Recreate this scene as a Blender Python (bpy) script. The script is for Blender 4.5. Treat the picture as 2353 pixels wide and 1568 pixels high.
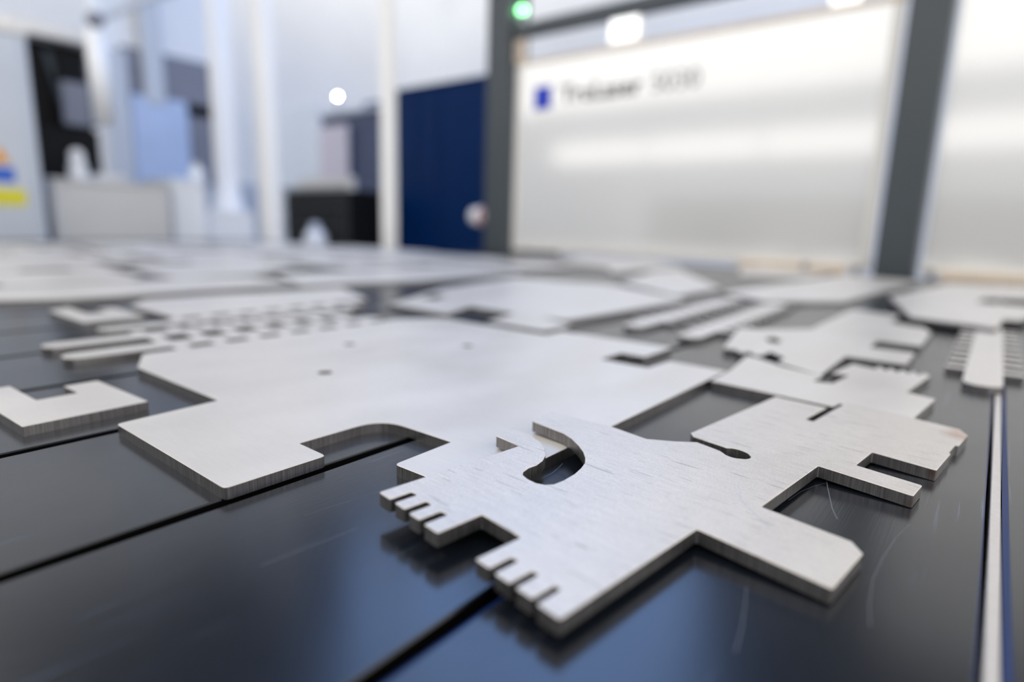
import bpy, math, random
from mathutils import Vector, Matrix
from mathutils.geometry import tessellate_polygon

for o in list(bpy.data.objects):
    bpy.data.objects.remove(o)
SC = bpy.context.scene
COL = SC.collection

# ------------------------------------------------------------------ camera
W, H = 2353, 1568
FPX = 1394.8                      # focal length in photo pixels
CX, CY = 1176.5, 784.0
PITCH, ROLL, YAW = 0.190238, 0.028395, 0.667015
HC = 0.165                        # lens height above the slats (metres)
T = 0.008                         # sheet thickness
_f0 = Vector((-math.sin(YAW), math.cos(YAW), 0))
_r0 = Vector((math.cos(YAW), math.sin(YAW), 0))
_u0 = Vector((0, 0, 1))
FWD = _f0 * math.cos(PITCH) - _u0 * math.sin(PITCH)
_up = _u0 * math.cos(PITCH) + _f0 * math.sin(PITCH)
RIGHT = _r0 * math.cos(ROLL) + _up * math.sin(ROLL)
UP = _up * math.cos(ROLL) - _r0 * math.sin(ROLL)
EYE = Vector((0, 0, HC))
cd = bpy.data.cameras.new('camera')
cam = bpy.data.objects.new('camera', cd)
COL.objects.link(cam)
cam.matrix_world = Matrix(((RIGHT.x, UP.x, -FWD.x, 0), (RIGHT.y, UP.y, -FWD.y, 0),
                           (RIGHT.z, UP.z, -FWD.z, HC), (0, 0, 0, 1)))
cd.sensor_width = 36.0
cd.sensor_fit = 'HORIZONTAL'
cd.lens = FPX * 36.0 / W
cd.clip_start = 0.01
cd.dof.use_dof = True
cd.dof.focus_distance = 0.395
cd.dof.aperture_fstop = 1.85
SC.camera = cam

# ------------------------------------------------------------------ world, exposure
wd = bpy.data.worlds.new('World')
SC.world = wd
wd.use_nodes = True
bg = wd.node_tree.nodes['Background']
bg.inputs[0].default_value = (1.0, 0.975, 0.935, 1)
bg.inputs[1].default_value = 1.75
SC.view_settings.view_transform = 'Standard'
SC.view_settings.look = 'None'
SC.view_settings.gamma = 1.0
SC.view_settings.exposure = 0.0
SC.view_settings.use_curve_mapping = False


# ------------------------------------------------------------------ pixels -> places
def ray(px, py):
    return RIGHT * (px - CX) - UP * (py - CY) + FWD * FPX


def at(px, py, z=0.0):            # point on the horizontal plane z
    d = ray(px, py)
    return EYE + d * ((z - HC) / d.z)


def atp(px, py, pl):              # point on a tilted plane z = a x + b y + c
    d = ray(px, py)
    a, b, c = pl
    return EYE + d * ((c - HC) / (d.z - a * d.x - b * d.y))


def on_y(px, py, Y):
    d = ray(px, py)
    return EYE + d * (Y / d.y)


def on_x(px, py, X):
    d = ray(px, py)
    return EYE + d * (X / d.x)


def plane3(p, q, r):
    n = (q - p).cross(r - p)
    a, b = -n.x / n.z, -n.y / n.z
    return (a, b, p.z - a * p.x - b * p.y)


# ------------------------------------------------------------------ materials
def mat(name, col, rough=0.5, metal=0.0, var=0.0, vscale=8.0, bump=0.0, bscale=60.0,
        spec=0.5, emit=None, estr=0.0, coat=0.0, stretch=(1, 1, 1), ior=None, rvar=0.0):
    m = bpy.data.materials.new(name)
    m.use_nodes = True
    nt = m.node_tree
    b = nt.nodes['Principled BSDF']
    b.inputs['Base Color'].default_value = (*col, 1)
    b.inputs['Roughness'].default_value = rough
    b.inputs['Metallic'].default_value = metal
    b.inputs['Specular IOR Level'].default_value = spec
    b.inputs['Coat Weight'].default_value = coat
    if ior:
        b.inputs['IOR'].default_value = ior
    if emit:
        b.inputs['Emission Color'].default_value = (*emit, 1)
        b.inputs['Emission Strength'].default_value = estr
    tc = nt.nodes.new('ShaderNodeTexCoord')
    mp = nt.nodes.new('ShaderNodeMapping')
    mp.inputs['Scale'].default_value = stretch
    nt.links.new(tc.outputs['Object'], mp.inputs[0])
    n = nt.nodes.new('ShaderNodeTexNoise')
    n.inputs['Scale'].default_value = vscale
    n.inputs['Detail'].default_value = 4
    nt.links.new(mp.outputs[0], n.inputs['Vector'])
    r = nt.nodes.new('ShaderNodeValToRGB')
    lo = [max(0, c * (1 - var)) for c in col]
    hi = [min(1, c * (1 + var)) for c in col]
    r.color_ramp.elements[0].position = 0.3
    r.color_ramp.elements[1].position = 0.7
    r.color_ramp.elements[0].color = (*lo, 1)
    r.color_ramp.elements[1].color = (*hi, 1)
    nt.links.new(n.outputs['Fac'], r.inputs[0])
    nt.links.new(r.outputs[0], b.inputs['Base Color'])
    if rvar:
        mr = nt.nodes.new('ShaderNodeMapRange')
        mr.inputs['From Min'].default_value = 0.3
        mr.inputs['From Max'].default_value = 0.7
        mr.inputs['To Min'].default_value = rough - rvar
        mr.inputs['To Max'].default_value = rough + rvar
        nt.links.new(n.outputs['Fac'], mr.inputs[0])
        nt.links.new(mr.outputs[0], b.inputs['Roughness'])
    if bump:
        n2 = nt.nodes.new('ShaderNodeTexNoise')
        n2.inputs['Scale'].default_value = bscale
        n2.inputs['Detail'].default_value = 3
        nt.links.new(mp.outputs[0], n2.inputs['Vector'])
        bp = nt.nodes.new('ShaderNodeBump')
        bp.inputs['Strength'].default_value = bump
        bp.inputs['Distance'].default_value = 0.001
        nt.links.new(n2.outputs['Fac'], bp.inputs['Height'])
        nt.links.new(bp.outputs[0], b.inputs['Normal'])
    return m


def steel_top(name, base, rough, scratch=0.0):
    """rolled sheet: fine grain, faint smudges, hairline scratches"""
    m = mat(name, base, rough, 0.30)
    nt = m.node_tree
    b = nt.nodes['Principled BSDF']
    tc = nt.nodes.new('ShaderNodeTexCoord')
    L = nt.links

    def noise(scale, st, rot=0.0, detail=4):
        mp = nt.nodes.new('ShaderNodeMapping')
        mp.inputs['Scale'].default_value = st
        mp.inputs['Rotation'].default_value = (0, 0, rot)
        L.new(tc.outputs['Object'], mp.inputs[0])
        n = nt.nodes.new('ShaderNodeTexNoise')
        n.inputs['Scale'].default_value = scale
        n.inputs['Detail'].default_value = detail
        L.new(mp.outputs[0], n.inputs['Vector'])
        return n.outputs['Fac']
    smudge = noise(14, (1, 0.5, 1), 0.3, 5)
    grain = noise(420, (0.14, 1, 1), 0.12, 3)
    fine = noise(1500, (0.45, 1, 1), 0.12, 2)

    def mathn(op, a, bb):
        n = nt.nodes.new('ShaderNodeMath')
        n.operation = op
        for i, v in enumerate((a, bb)):
            if isinstance(v, (int, float)):
                n.inputs[i].default_value = v
            else:
                L.new(v, n.inputs[i])
        return n.outputs[0]
    s1 = mathn('MULTIPLY', mathn('SUBTRACT', smudge, 0.5), 0.32)
    s2 = mathn('MULTIPLY', mathn('SUBTRACT', grain, 0.5), 0.10 + scratch * 0.16)
    s3 = mathn('MULTIPLY', mathn('SUBTRACT', fine, 0.5), 0.10 + scratch * 0.45)
    f = mathn('ADD', mathn('ADD', s1, mathn('ADD', s2, s3)), 1.0)
    if scratch:                    # short dark handling scratches
        for rot, sc, lo in ((0.35, 300, 0.70), (1.9, 240, 0.72), (0.05, 420, 0.69)):
            n = noise(sc, (0.09, 1, 1), rot, 1)
            mr = nt.nodes.new('ShaderNodeMapRange')
            mr.inputs['From Min'].default_value = lo
            mr.inputs['From Max'].default_value = lo + 0.05
            L.new(n, mr.inputs[0])
            f = mathn('SUBTRACT', f, mathn('MULTIPLY', mr.outputs[0], 0.28))
    mx = nt.nodes.new('ShaderNodeVectorMath')
    mx.operation = 'SCALE'
    mx.inputs[0].default_value = base
    L.new(f, mx.inputs['Scale'])
    L.new(mx.outputs[0], b.inputs['Base Color'])
    rr = mathn('ADD', mathn('MULTIPLY', mathn('SUBTRACT', smudge, 0.5), 0.25), rough)
    L.new(rr, b.inputs['Roughness'])
    bp = nt.nodes.new('ShaderNodeBump')
    bp.inputs['Strength'].default_value = 0.05 + scratch * 0.12
    bp.inputs['Distance'].default_value = 0.0006
    L.new(mathn('ADD', grain, fine), bp.inputs['Height'])
    L.new(bp.outputs[0], b.inputs['Normal'])
    return m


def slat_material():
    """black burnished slats: glossy, brushed along, fine light scratches"""
    m = mat('slat_black', (0.012, 0.012, 0.014), 0.22, 0.0)
    nt = m.node_tree
    b = nt.nodes['Principled BSDF']
    L = nt.links
    tc = nt.nodes.new('ShaderNodeTexCoord')
    b.inputs['Specular IOR Level'].default_value = 0.62

    def tex(kind, scale, st, rot):
        mp = nt.nodes.new('ShaderNodeMapping')
        mp.inputs['Scale'].default_value = st
        mp.inputs['Rotation'].default_value = (0, 0, rot)
        L.new(tc.outputs['Object'], mp.inputs[0])
        n = nt.nodes.new('ShaderNodeTex' + kind)
        n.inputs['Scale'].default_value = scale
        L.new(mp.outputs[0], n.inputs['Vector'])
        return n

    def mathn(op, a, bb):
        n = nt.nodes.new('ShaderNodeMath')
        n.operation = op
        for i, v in enumerate((a, bb)):
            if isinstance(v, (int, float)):
                n.inputs[i].default_value = v
            else:
                L.new(v, n.inputs[i])
        return n.outputs[0]
    # hairline scratches: stretched noise, only its crests, thinned out by a large patchy mask
    total = None
    for rot, sc, lo in ((0.25, 260, 0.69), (1.15, 330, 0.70), (1.45, 420, 0.66)):
        n = tex('Noise', sc, (1, 0.02, 1), rot)
        n.inputs['Detail'].default_value = 2
        mr = nt.nodes.new('ShaderNodeMapRange')
        mr.inputs['From Min'].default_value = lo
        mr.inputs['From Max'].default_value = lo + 0.06
        L.new(n.outputs['Fac'], mr.inputs[0])
        total = mr.outputs[0] if total is None else mathn('MAXIMUM', total, mr.outputs[0])
    mask = tex('Noise', 9, (1, 1, 1), 0)
    mk = nt.nodes.new('ShaderNodeMapRange')
    mk.inputs['From Min'].default_value = 0.45
    mk.inputs['From Max'].default_value = 0.7
    L.new(mask.outputs['Fac'], mk.inputs[0])
    scr = mathn('MULTIPLY', total, mk.outputs[0])
    brush = tex('Noise', 900, (1, 0.01, 1), 1.35)
    br = mathn('MULTIPLY', mathn('SUBTRACT', brush.outputs['Fac'], 0.5), 0.01)
    speck = tex('Voronoi', 130, (1, 1, 1), 0)
    sp = nt.nodes.new('ShaderNodeMapRange')
    sp.inputs['From Min'].default_value = 0.035
    sp.inputs['From Max'].default_value = 0.02
    L.new(speck.outputs['Distance'], sp.inputs[0])
    tot = mathn('ADD', mathn('MULTIPLY', scr, 0.10), mathn('MULTIPLY', sp.outputs[0], 0.10))
    v = mathn('ADD', mathn('ADD', tot, br), 0.009)
    cmb = nt.nodes.new('ShaderNodeCombineColor')
    for i in range(3):
        L.new(mathn('MULTIPLY', v, (0.70, 0.95, 1.50)[i]), cmb.inputs[i])
    L.new(cmb.outputs[0], b.inputs['Base Color'])
    rr = mathn('ADD', mathn('MULTIPLY', mathn('SUBTRACT', mask.outputs['Fac'], 0.5), 0.14), 0.22)
    L.new(rr, b.inputs['Roughness'])
    bp = nt.nodes.new('ShaderNodeBump')
    bp.inputs['Strength'].default_value = 0.10
    bp.inputs['Distance'].default_value = 0.0003
    L.new(brush.outputs['Fac'], bp.inputs['Height'])
    L.new(bp.outputs[0], b.inputs['Normal'])
    return m


M = {}
M['steel'] = steel_top('sheet_steel', (0.66, 0.627, 0.588), 0.38)
M['steel_worn'] = steel_top('sheet_steel_worn', (0.63, 0.592, 0.55), 0.44, 0.9)


def heat_tint(m, spots):
    """brownish annealing colours where the laser pierced or the sheet was touched"""
    nt = m.node_tree
    b = nt.nodes['Principled BSDF']
    L = nt.links
    src = b.inputs['Base Color'].links[0].from_socket
    geo = nt.nodes.new('ShaderNodeNewGeometry')
    nz = nt.nodes.new('ShaderNodeTexNoise')
    nz.inputs['Scale'].default_value = 220
    L.new(geo.outputs['Position'], nz.inputs['Vector'])
    for p, r, col in spots:
        d = nt.nodes.new('ShaderNodeVectorMath')
        d.operation = 'DISTANCE'
        L.new(geo.outputs['Position'], d.inputs[0])
        d.inputs[1].default_value = p
        mr = nt.nodes.new('ShaderNodeMapRange')
        mr.inputs['From Min'].default_value = r
        mr.inputs['From Max'].default_value = r * 0.2
        L.new(d.outputs['Value'], mr.inputs[0])
        mu = nt.nodes.new('ShaderNodeMath')
        mu.operation = 'MULTIPLY'
        L.new(mr.outputs[0], mu.inputs[0])
        L.new(nz.outputs['Fac'], mu.inputs[1])
        mx = nt.nodes.new('ShaderNodeMix')
        mx.data_type = 'RGBA'
        L.new(mu.outputs[0], mx.inputs[0])
        L.new(src, mx.inputs[6])
        mx.inputs[7].default_value = (*col, 1)
        src = mx.outputs[2]
    L.new(src, b.inputs['Base Color'])


heat_tint(M['steel_worn'], [(at(2205, 1003, 0.008), 0.016, (0.36, 0.17, 0.10)), (at(2200, 992, 0.008), 0.008, (0.5, 0.3, 0.2))])
M['cut'] = mat('laser_cut_edge', (0.235, 0.228, 0.232), 0.45, 1.0, 0.30, 900, 0.25, 900, stretch=(1, 1, 0.04))
heat_tint(M['cut'], [(at(2150, 1092, 0.005), 0.007, (0.16, 0.06, 0.02)), (at(2096, 1155, 0.003), 0.006, (0.12, 0.05, 0.02)),
                     (at(1938, 1120, 0.004), 0.006, (0.30, 0.22, 0.18))])
M['slat'] = slat_material()
M['tray'] = mat('tray_black', (0.002, 0.002, 0.0025), 0.8, spec=0.05)
M['strip'] = mat('silver_strip', (0.62, 0.585, 0.56), 0.4, 0.3, 0.05, 300)
M['white'] = mat('white_paint', (0.90, 0.91, 0.92), 0.35, 0, 0.02)
M['post_white'] = mat('white_post_paint', (0.97, 0.97, 0.97), 0.3, 0, 0.01)
M['wall'] = mat('hall_wall', (0.86, 0.885, 0.93), 0.6, 0, 0.03, 1.0)
M['floor'] = mat('hall_floor', (0.20, 0.22, 0.27), 0.35, 0, 0.15, 2.0)
M['anthracite'] = mat('anthracite_paint', (0.055, 0.068, 0.080), 0.38, 0, 0.05, 5)
M['navy'] = mat('navy_paint', (0.0005, 0.021, 0.095), 0.4, 0, 0.08, 3, spec=0.1)
M['slate'] = mat('slate_blue_sheet', (0.10, 0.125, 0.21), 0.5, 0, 0.05, 3)
M['black'] = mat('black_plastic', (0.006, 0.006, 0.007), 0.5, 0, 0.1, 10, spec=0.15)
M['panel'] = mat('white_panel', (0.90, 0.905, 0.91), 0.11, 0.30, 0.01, 2, spec=0.7)
M['rearwall'] = mat('rear_wall_paint', (0.50, 0.515, 0.53), 0.6, 0, 0.03, 1.0)
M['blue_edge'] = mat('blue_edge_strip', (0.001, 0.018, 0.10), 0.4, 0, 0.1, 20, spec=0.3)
M['panel_edge'] = mat('panel_edge', (0.80, 0.78, 0.74), 0.4)
M['warm'] = mat('warm_rail', (0.74, 0.62, 0.50), 0.45, 0, 0.06, 6)
M['rail'] = mat('grey_rail', (0.34, 0.33, 0.33), 0.4, 0.3, 0.06, 6)
M['beige'] = mat('beige_box_paint', (0.68, 0.665, 0.64), 0.5, 0, 0.04, 3)
M['lightgrey'] = mat('light_grey_paint', (0.60, 0.64, 0.70), 0.45, 0, 0.03, 3)
M['midgrey'] = mat('mid_grey', (0.22, 0.23, 0.28), 0.4, 0, 0.06, 3)
M['paleblue'] = mat('pale_blue_sheet', (0.50, 0.62, 0.86), 0.4, 0, 0.05, 3)
M['iceblue'] = mat('ice_blue_sheet', (0.86, 0.92, 0.99), 0.45, 0, 0.03, 3)
M['glassgrey'] = mat('dark_glass', (0.10, 0.13, 0.16), 0.12, 0, 0.1, 3)
M['pink'] = mat('pale_paper', (0.78, 0.72, 0.78), 0.6, 0, 0.03, 6)
M['yellow'] = mat('yellow_print', (0.80, 0.72, 0.02), 0.5)
M['blue'] = mat('blue_print', (0.0, 0.035, 0.55), 0.45)
M['signblue'] = mat('sign_blue_print', (0.02, 0.12, 0.60), 0.5)
M['orange'] = mat('orange_print', (0.85, 0.36, 0.02), 0.5)
M['red'] = mat('red_plastic', (0.45, 0.02, 0.05), 0.4)
M['ink'] = mat('dark_ink', (0.03, 0.03, 0.03), 0.5)
M['ink_grey'] = mat('grey_ink', (0.13, 0.13, 0.13), 0.5)
M['led_blue'] = mat('blue_white_led', (0.9, 0.9, 1), 0.3, emit=(0.55, 0.60, 1.0), estr=160)
M['led_green'] = mat('green_led', (0.2, 0.9, 0.3), 0.3, emit=(0.22, 0.80, 0.30), estr=9)
M['lamp_white'] = mat('white_lamp', (0.9, 0.9, 0.9), 0.3, emit=(1, 1, 1), estr=1.4)
M['diffuser'] = mat('added_panel_glow', (0.6, 0.7, 0.9), 0.4, emit=(0.29, 0.50, 1.0), estr=3.6)  # glow of the unseen panel added above the table
M['scratch'] = mat('bare_scratch', (0.16, 0.17, 0.19), 0.5, 0.3)
M['fibre'] = mat('blue_fibre', (0.45, 0.55, 0.75), 0.6)
M['roof'] = mat('roof_patch_dark', (0.13, 0.14, 0.16), 0.6, 0, 0.1, 1.0)  # dark tone for the roof patch mirrored in the slats
M['darkblock'] = mat('dark_block_paint', (0.03, 0.033, 0.038), 0.5, 0, 0.1, 3)  # for the unseen dark block added behind the camera


# ------------------------------------------------------------------ object helpers
def tag(o, label=None, cat=None, group=None, kind=None):
    if label:
        o['label'] = label
    if cat:
        o['category'] = cat
    if group:
        o['group'] = group
    if kind:
        o['kind'] = kind
    return o


def empty(name, loc=(0, 0, 0), label=None, cat=None, group=None):
    o = bpy.data.objects.new(name, None)
    COL.objects.link(o)
    o.location = loc
    o.empty_display_size = 0.05
    return tag(o, label, cat, group)


def mesh_obj(name, verts, faces, mats, parent=None, idx=None, smooth=False, origin=None):
    """verts in world space; origin (default: centre of base) becomes the object's location"""
    if origin is None:
        xs = [v[0] for v in verts]
        ys = [v[1] for v in verts]
        origin = Vector(((min(xs) + max(xs)) / 2, (min(ys) + max(ys)) / 2, min(v[2] for v in verts)))
    else:
        origin = Vector(origin)
    me = bpy.data.meshes.new(name)
    me.from_pydata([Vector(v) - origin for v in verts], [], faces)
    for m in (mats if isinstance(mats, list) else [mats]):
        me.materials.append(M[m])
    if idx:
        for p, i in zip(me.polygons, idx):
            p.material_index = i
    if smooth:
        for p in me.polygons:
            p.use_smooth = True
    me.update()
    o = bpy.data.objects.new(name, me)
    COL.objects.link(o)
    o.location = origin
    if parent:
        o.parent = parent
        o.location = origin - parent.location
    return o


class MB:
    """collects simple shapes into one mesh"""

    def __init__(s):
        s.v, s.f = [], []

    def add(s, v, f):
        n = len(s.v)
        s.v += [Vector(p) for p in v]
        s.f += [tuple(i + n for i in q) for q in f]
        return s

    def box(s, a, b, bev=0.0):
        x0, x1 = sorted((a[0], b[0]))
        y0, y1 = sorted((a[1], b[1]))
        z0, z1 = sorted((a[2], b[2]))
        if bev <= 0:
            v = [(x0, y0, z0), (x1, y0, z0), (x1, y1, z0), (x0, y1, z0), (x0, y0, z1), (x1, y0, z1), (x1, y1, z1), (x0, y1, z1)]
            return s.add(v, [(3, 2, 1, 0), (4, 5, 6, 7), (0, 1, 5, 4), (1, 2, 6, 5), (2, 3, 7, 6), (3, 0, 4, 7)])
        # chamfered vertical edges and top/bottom rims
        c = min(bev, (x1 - x0) / 3, (y1 - y0) / 3, (z1 - z0) / 3)

        def ring(z, e):
            return [(x0 + e + c, y0 + e, z), (x1 - e - c, y0 + e, z), (x1 - e, y0 + e + c, z), (x1 - e, y1 - e - c, z),
                    (x1 - e - c, y1 - e, z), (x0 + e + c, y1 - e, z), (x0 + e, y1 - e - c, z), (x0 + e, y0 + e + c, z)]
        v = ring(z0, c * .8) + ring(z0 + c, 0) + ring(z1 - c, 0) + ring(z1, c * .8)
        f = [tuple(range(7, -1, -1)), tuple(range(24, 32))]
        for k in range(3):
            for i in range(8):
                j = (i + 1) % 8
                f.append((k * 8 + i, k * 8 + j, k * 8 + 8 + j, k * 8 + 8 + i))
        return s.add(v, f)

    def tube(s, p, q, r, n=12, r2=None):
        p, q = Vector(p), Vector(q)
        d = (q - p).normalized()
        a = d.orthogonal().normalized()
        b = d.cross(a)
        r2 = r if r2 is None else r2
        v = []
        for c, rr in ((p, r), (q, r2)):
            for i in range(n):
                t = 2 * math.pi * i / n
                v.append(c + (a * math.cos(t) + b * math.sin(t)) * rr)
        f = [tuple(range(n - 1, -1, -1)), tuple(range(n, 2 * n))]
        f += [(i, (i + 1) % n, n + (i + 1) % n, n + i) for i in range(n)]
        return s.add(v, f)

    def lathe(s, c, prof, n=20):
        c = Vector(c)
        v, f = [], []
        for r, z in prof:
            for i in range(n):
                t = 2 * math.pi * i / n
                v.append(c + Vector((r * math.cos(t), r * math.sin(t), z)))
        for k in range(len(prof) - 1):
            for i in range(n):
                j = (i + 1) % n
                f.append((k * n + i, k * n + j, k * n + n + j, k * n + n + i))
        f.append(tuple(range(n - 1, -1, -1)))
        m = (len(prof) - 1) * n
        f.append(tuple(range(m, m + n)))
        return s.add(v, f)

    def ball(s, c, r, n=14):
        prof = [(max(1e-4, r * math.sin(math.pi * k / 8)), -r * math.cos(math.pi * k / 8)) for k in range(9)]
        return s.lathe(c, prof, n)

    def build(s, name, m, parent=None, smooth=False):
        return mesh_obj(name, s.v, s.f, m, parent, smooth=smooth)


def box_obj(name, a, b, m, parent=None, bev=0.004):
    return MB().box(a, b, bev).build(name, m, parent)


# ------------------------------------------------------------------ cut sheets
def rectify(P, theta, tol):
    """square up a traced outline: edges within tol of the part's two axes become exactly parallel to them"""
    c, s = math.cos(theta), math.sin(theta)
    U = [[p[0] * c + p[1] * s, -p[0] * s + p[1] * c] for p in P]
    n = len(U)
    for ax in (0, 1):             # ax: the coordinate shared along the edge
        par = list(range(n))

        def find(i):
            while par[i] != i:
                i = par[i]
            return i
        for i in range(n):
            j = (i + 1) % n
            du, dv = abs(U[j][0] - U[i][0]), abs(U[j][1] - U[i][1])
            a = math.degrees(math.atan2(dv, du))
            if (ax == 1 and a < tol) or (ax == 0 and a > 90 - tol):
                par[find(i)] = find(j)
        g = {}
        for i in range(n):
            g.setdefault(find(i), []).append(i)
        for k in g.values():
            if len(k) > 1:
                m = sum(U[i][ax] for i in k) / len(k)
                for i in k:
                    U[i][ax] = m
    return [(u * c - v * s, u * s + v * c) for u, v in U]


def fillet(P, r0, rad=None, seg=3, minturn=32):
    out = []
    n = len(P)
    for i in range(n):
        a, b, c = Vector(P[i - 1]), Vector(P[i]), Vector(P[(i + 1) % n])
        d1, d2 = (a - b), (c - b)
        l1, l2 = d1.length, d2.length
        if l1 < 1e-6 or l2 < 1e-6:
            continue
        d1 /= l1
        d2 /= l2
        ang = math.acos(max(-1, min(1, d1.dot(d2))))
        r = (rad or {}).get(i, r0)
        if math.degrees(math.pi - ang) < minturn or r <= 0:
            out.append((b.x, b.y))
            continue
        t = min(r / math.tan(ang / 2), 0.42 * l1, 0.42 * l2)
        p, q = b + d1 * t, b + d2 * t
        sg = seg if r < 0.01 else 8
        for k in range(sg + 1):
            u = k / sg
            w = p * (1 - u) ** 2 + b * 2 * u * (1 - u) + q * u * u
            out.append((w.x, w.y))
    return out


def inset(P, d):
    """miter offset of a CCW loop towards its left side"""
    out = []
    n = len(P)
    for i in range(n):
        a, b, c = Vector(P[i - 1]), Vector(P[i]), Vector(P[(i + 1) % n])
        e1, e2 = (b - a), (c - b)
        if e1.length < 1e-7 or e2.length < 1e-7:
            out.append(P[i])
            continue
        e1.normalize()
        e2.normalize()
        n1, n2 = Vector((-e1.y, e1.x)), Vector((-e2.y, e2.x))
        m = n1 + n2
        if m.length < 1e-4:
            out.append(P[i])
            continue
        k = 2 * d / max(m.length_squared, 0.5)
        out.append((b.x + m.x * k, b.y + m.y * k))
    return out


def area(P):
    return sum(P[i - 1][0] * P[i][1] - P[i][0] * P[i - 1][1] for i in range(len(P))) / 2


def dedupe(P, eps=2e-5):
    out = []
    for p in P:
        if not out or (Vector(p) - Vector(out[-1])).length > eps:
            out.append(p)
    if (Vector(out[0]) - Vector(out[-1])).length < eps:
        out.pop()
    return out


def sheet_mesh(P, holes, zf, t, chamfer=0.00035):
    """P: outline in xy, zf(x,y): top height. returns verts, faces, material index"""
    loops = []
    P = dedupe(P)
    if area(P) < 0:
        P = P[::-1]
    loops.append(P)
    for h in holes:
        h = dedupe(h)
        if area(h) > 0:
            h = h[::-1]
        loops.append(h)
    verts, faces, idx = [], [], []
    tops, bots = [], []
    for Lp in loops:
        I = inset(Lp, chamfer)
        n = len(Lp)
        b0 = len(verts)
        verts += [Vector((x, y, zf(x, y))) for x, y in I]
        verts += [Vector((x, y, zf(x, y) - chamfer)) for x, y in Lp]
        verts += [Vector((x, y, zf(x, y) - t)) for x, y in Lp]
        tops.append(list(range(b0, b0 + n)))
        bots.append(list(range(b0 + 2 * n, b0 + 3 * n)))
        for i in range(n):
            j = (i + 1) % n
            faces.append((b0 + n + i, b0 + n + j, b0 + j, b0 + i))
            idx.append(0)
            faces.append((b0 + 2 * n + i, b0 + 2 * n + j, b0 + n + j, b0 + n + i))
            idx.append(1)
    flat = [i for l in tops for i in l]
    flatb = [i for l in bots for i in l]
    tri = tessellate_polygon([[Vector((verts[i].x, verts[i].y, 0)) for i in l] for l in tops])
    for a, b, c in tri:
        va, vb, vc = verts[flat[a]], verts[flat[b]], verts[flat[c]]
        up = (vb.x - va.x) * (vc.y - va.y) - (vb.y - va.y) * (vc.x - va.x)
        q = (a, b, c) if up > 0 else (a, c, b)
        faces.append(tuple(flat[i] for i in q))
        idx.append(0)
        faces.append(tuple(flatb[i] for i in (q[0], q[2], q[1])))
        idx.append(1)
    return verts, faces, idx


def sheet(name, P, zf, label, cat='metal part', holes=(), t=T, top='steel', group=None, r0=0.0012, rad=None):
    if not callable(zf):
        z = zf
        zf = lambda x, y: z
    Q = fillet(P, r0, rad)
    v, f, i = sheet_mesh(Q, list(holes), zf, t)
    o = mesh_obj(name, v, f, [top, 'cut'], idx=i)
    return tag(o, label, cat, group)


def px_flat(L, z=T):
    return [(p.x, p.y) for p in (at(x, y, z) for x, y in L)]


def px_plane(L, pl):
    return [(p.x, p.y) for p in (atp(x, y, pl) for x, y in L)]


def circle(c, r, n=20):
    return [(c[0] + r * math.cos(2 * math.pi * k / n), c[1] + r * math.sin(2 * math.pi * k / n)) for k in range(n)]


# ================================================================== the hall
box_obj('floor', (-10, -5, -0.95), (4, 10, -0.90), 'floor', bev=0)['kind'] = 'structure'
box_obj('wall_left', (-10.0, -5, -0.9), (-9.85, 10, 6.6), 'wall', bev=0)['kind'] = 'structure'
box_obj('wall_back', (-10, 9.85, -0.9), (4, 10, 6.6), 'wall', bev=0)['kind'] = 'structure'
MB().box((-10, -5.0, -0.9), (4, -4.85, 1.36)).box((-10, -5.0, 1.84), (4, -4.85, 2.42)).box((-10, -5.0, 1.36), (-7.6, -4.85, 1.84)).box(
    (3.0, -5.0, 1.36), (4, -4.85, 1.84)).build('wall_rear', 'rearwall')['kind'] = 'structure'  # height and gap shaped for the bands reflected in the white panel
wn = empty('added_window_1', (-2.3, -4.92, 1.36))  # unseen window strip, added to reflect as a bright band in the panel
wn['kind'] = 'structure'
for k in range(6):
    x = -7.6 + k * 2.12
    box_obj('mullion', (x - 0.03, -4.95, 1.36), (x + 0.03, -4.90, 1.84), 'white', wn, 0.004)
box_obj('added_sill', (-7.6, -4.85, 1.33), (3.0, -4.78, 1.36), 'white', wn, 0.004)

box_obj('added_roof_patch', (-8.1, 0.7, 4.30), (2.5, 8.4, 4.45), 'roof', bev=0)['kind'] = 'structure'  # unseen partial roof, added to darken what the slats reflect

# ------------------------------------------------------------------ slatted table
PITCH_S = 0.1778
X0 = 0.0195
tb = empty('slat_table', (-1.9, 1.0, -0.9), 'long black slatted sorting table covered with cut metal parts', 'table')
YN = -0.42


def slat_mesh(x0, x1, y0, y1):
    """bar with a broad flat chamfer on its left edge and a fine one on its right edge"""
    d = 0.030
    prof = [(x0, -d), (x0, -0.0017), (x0 + 0.0031, 0), (x1 - 0.0008, 0), (x1, -0.0009), (x1, -d)]
    v = [(x, y0, z) for x, z in prof] + [(x, y1, z) for x, z in prof]
    n = len(prof)
    f = [tuple(range(n)), tuple(range(2 * n - 1, n - 1, -1))]
    f += [(i, n + i, n + (i + 1) % n, (i + 1) % n) for i in range(n)]
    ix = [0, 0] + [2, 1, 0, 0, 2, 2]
    return v, [q[::-1] for q in f], ix


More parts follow.
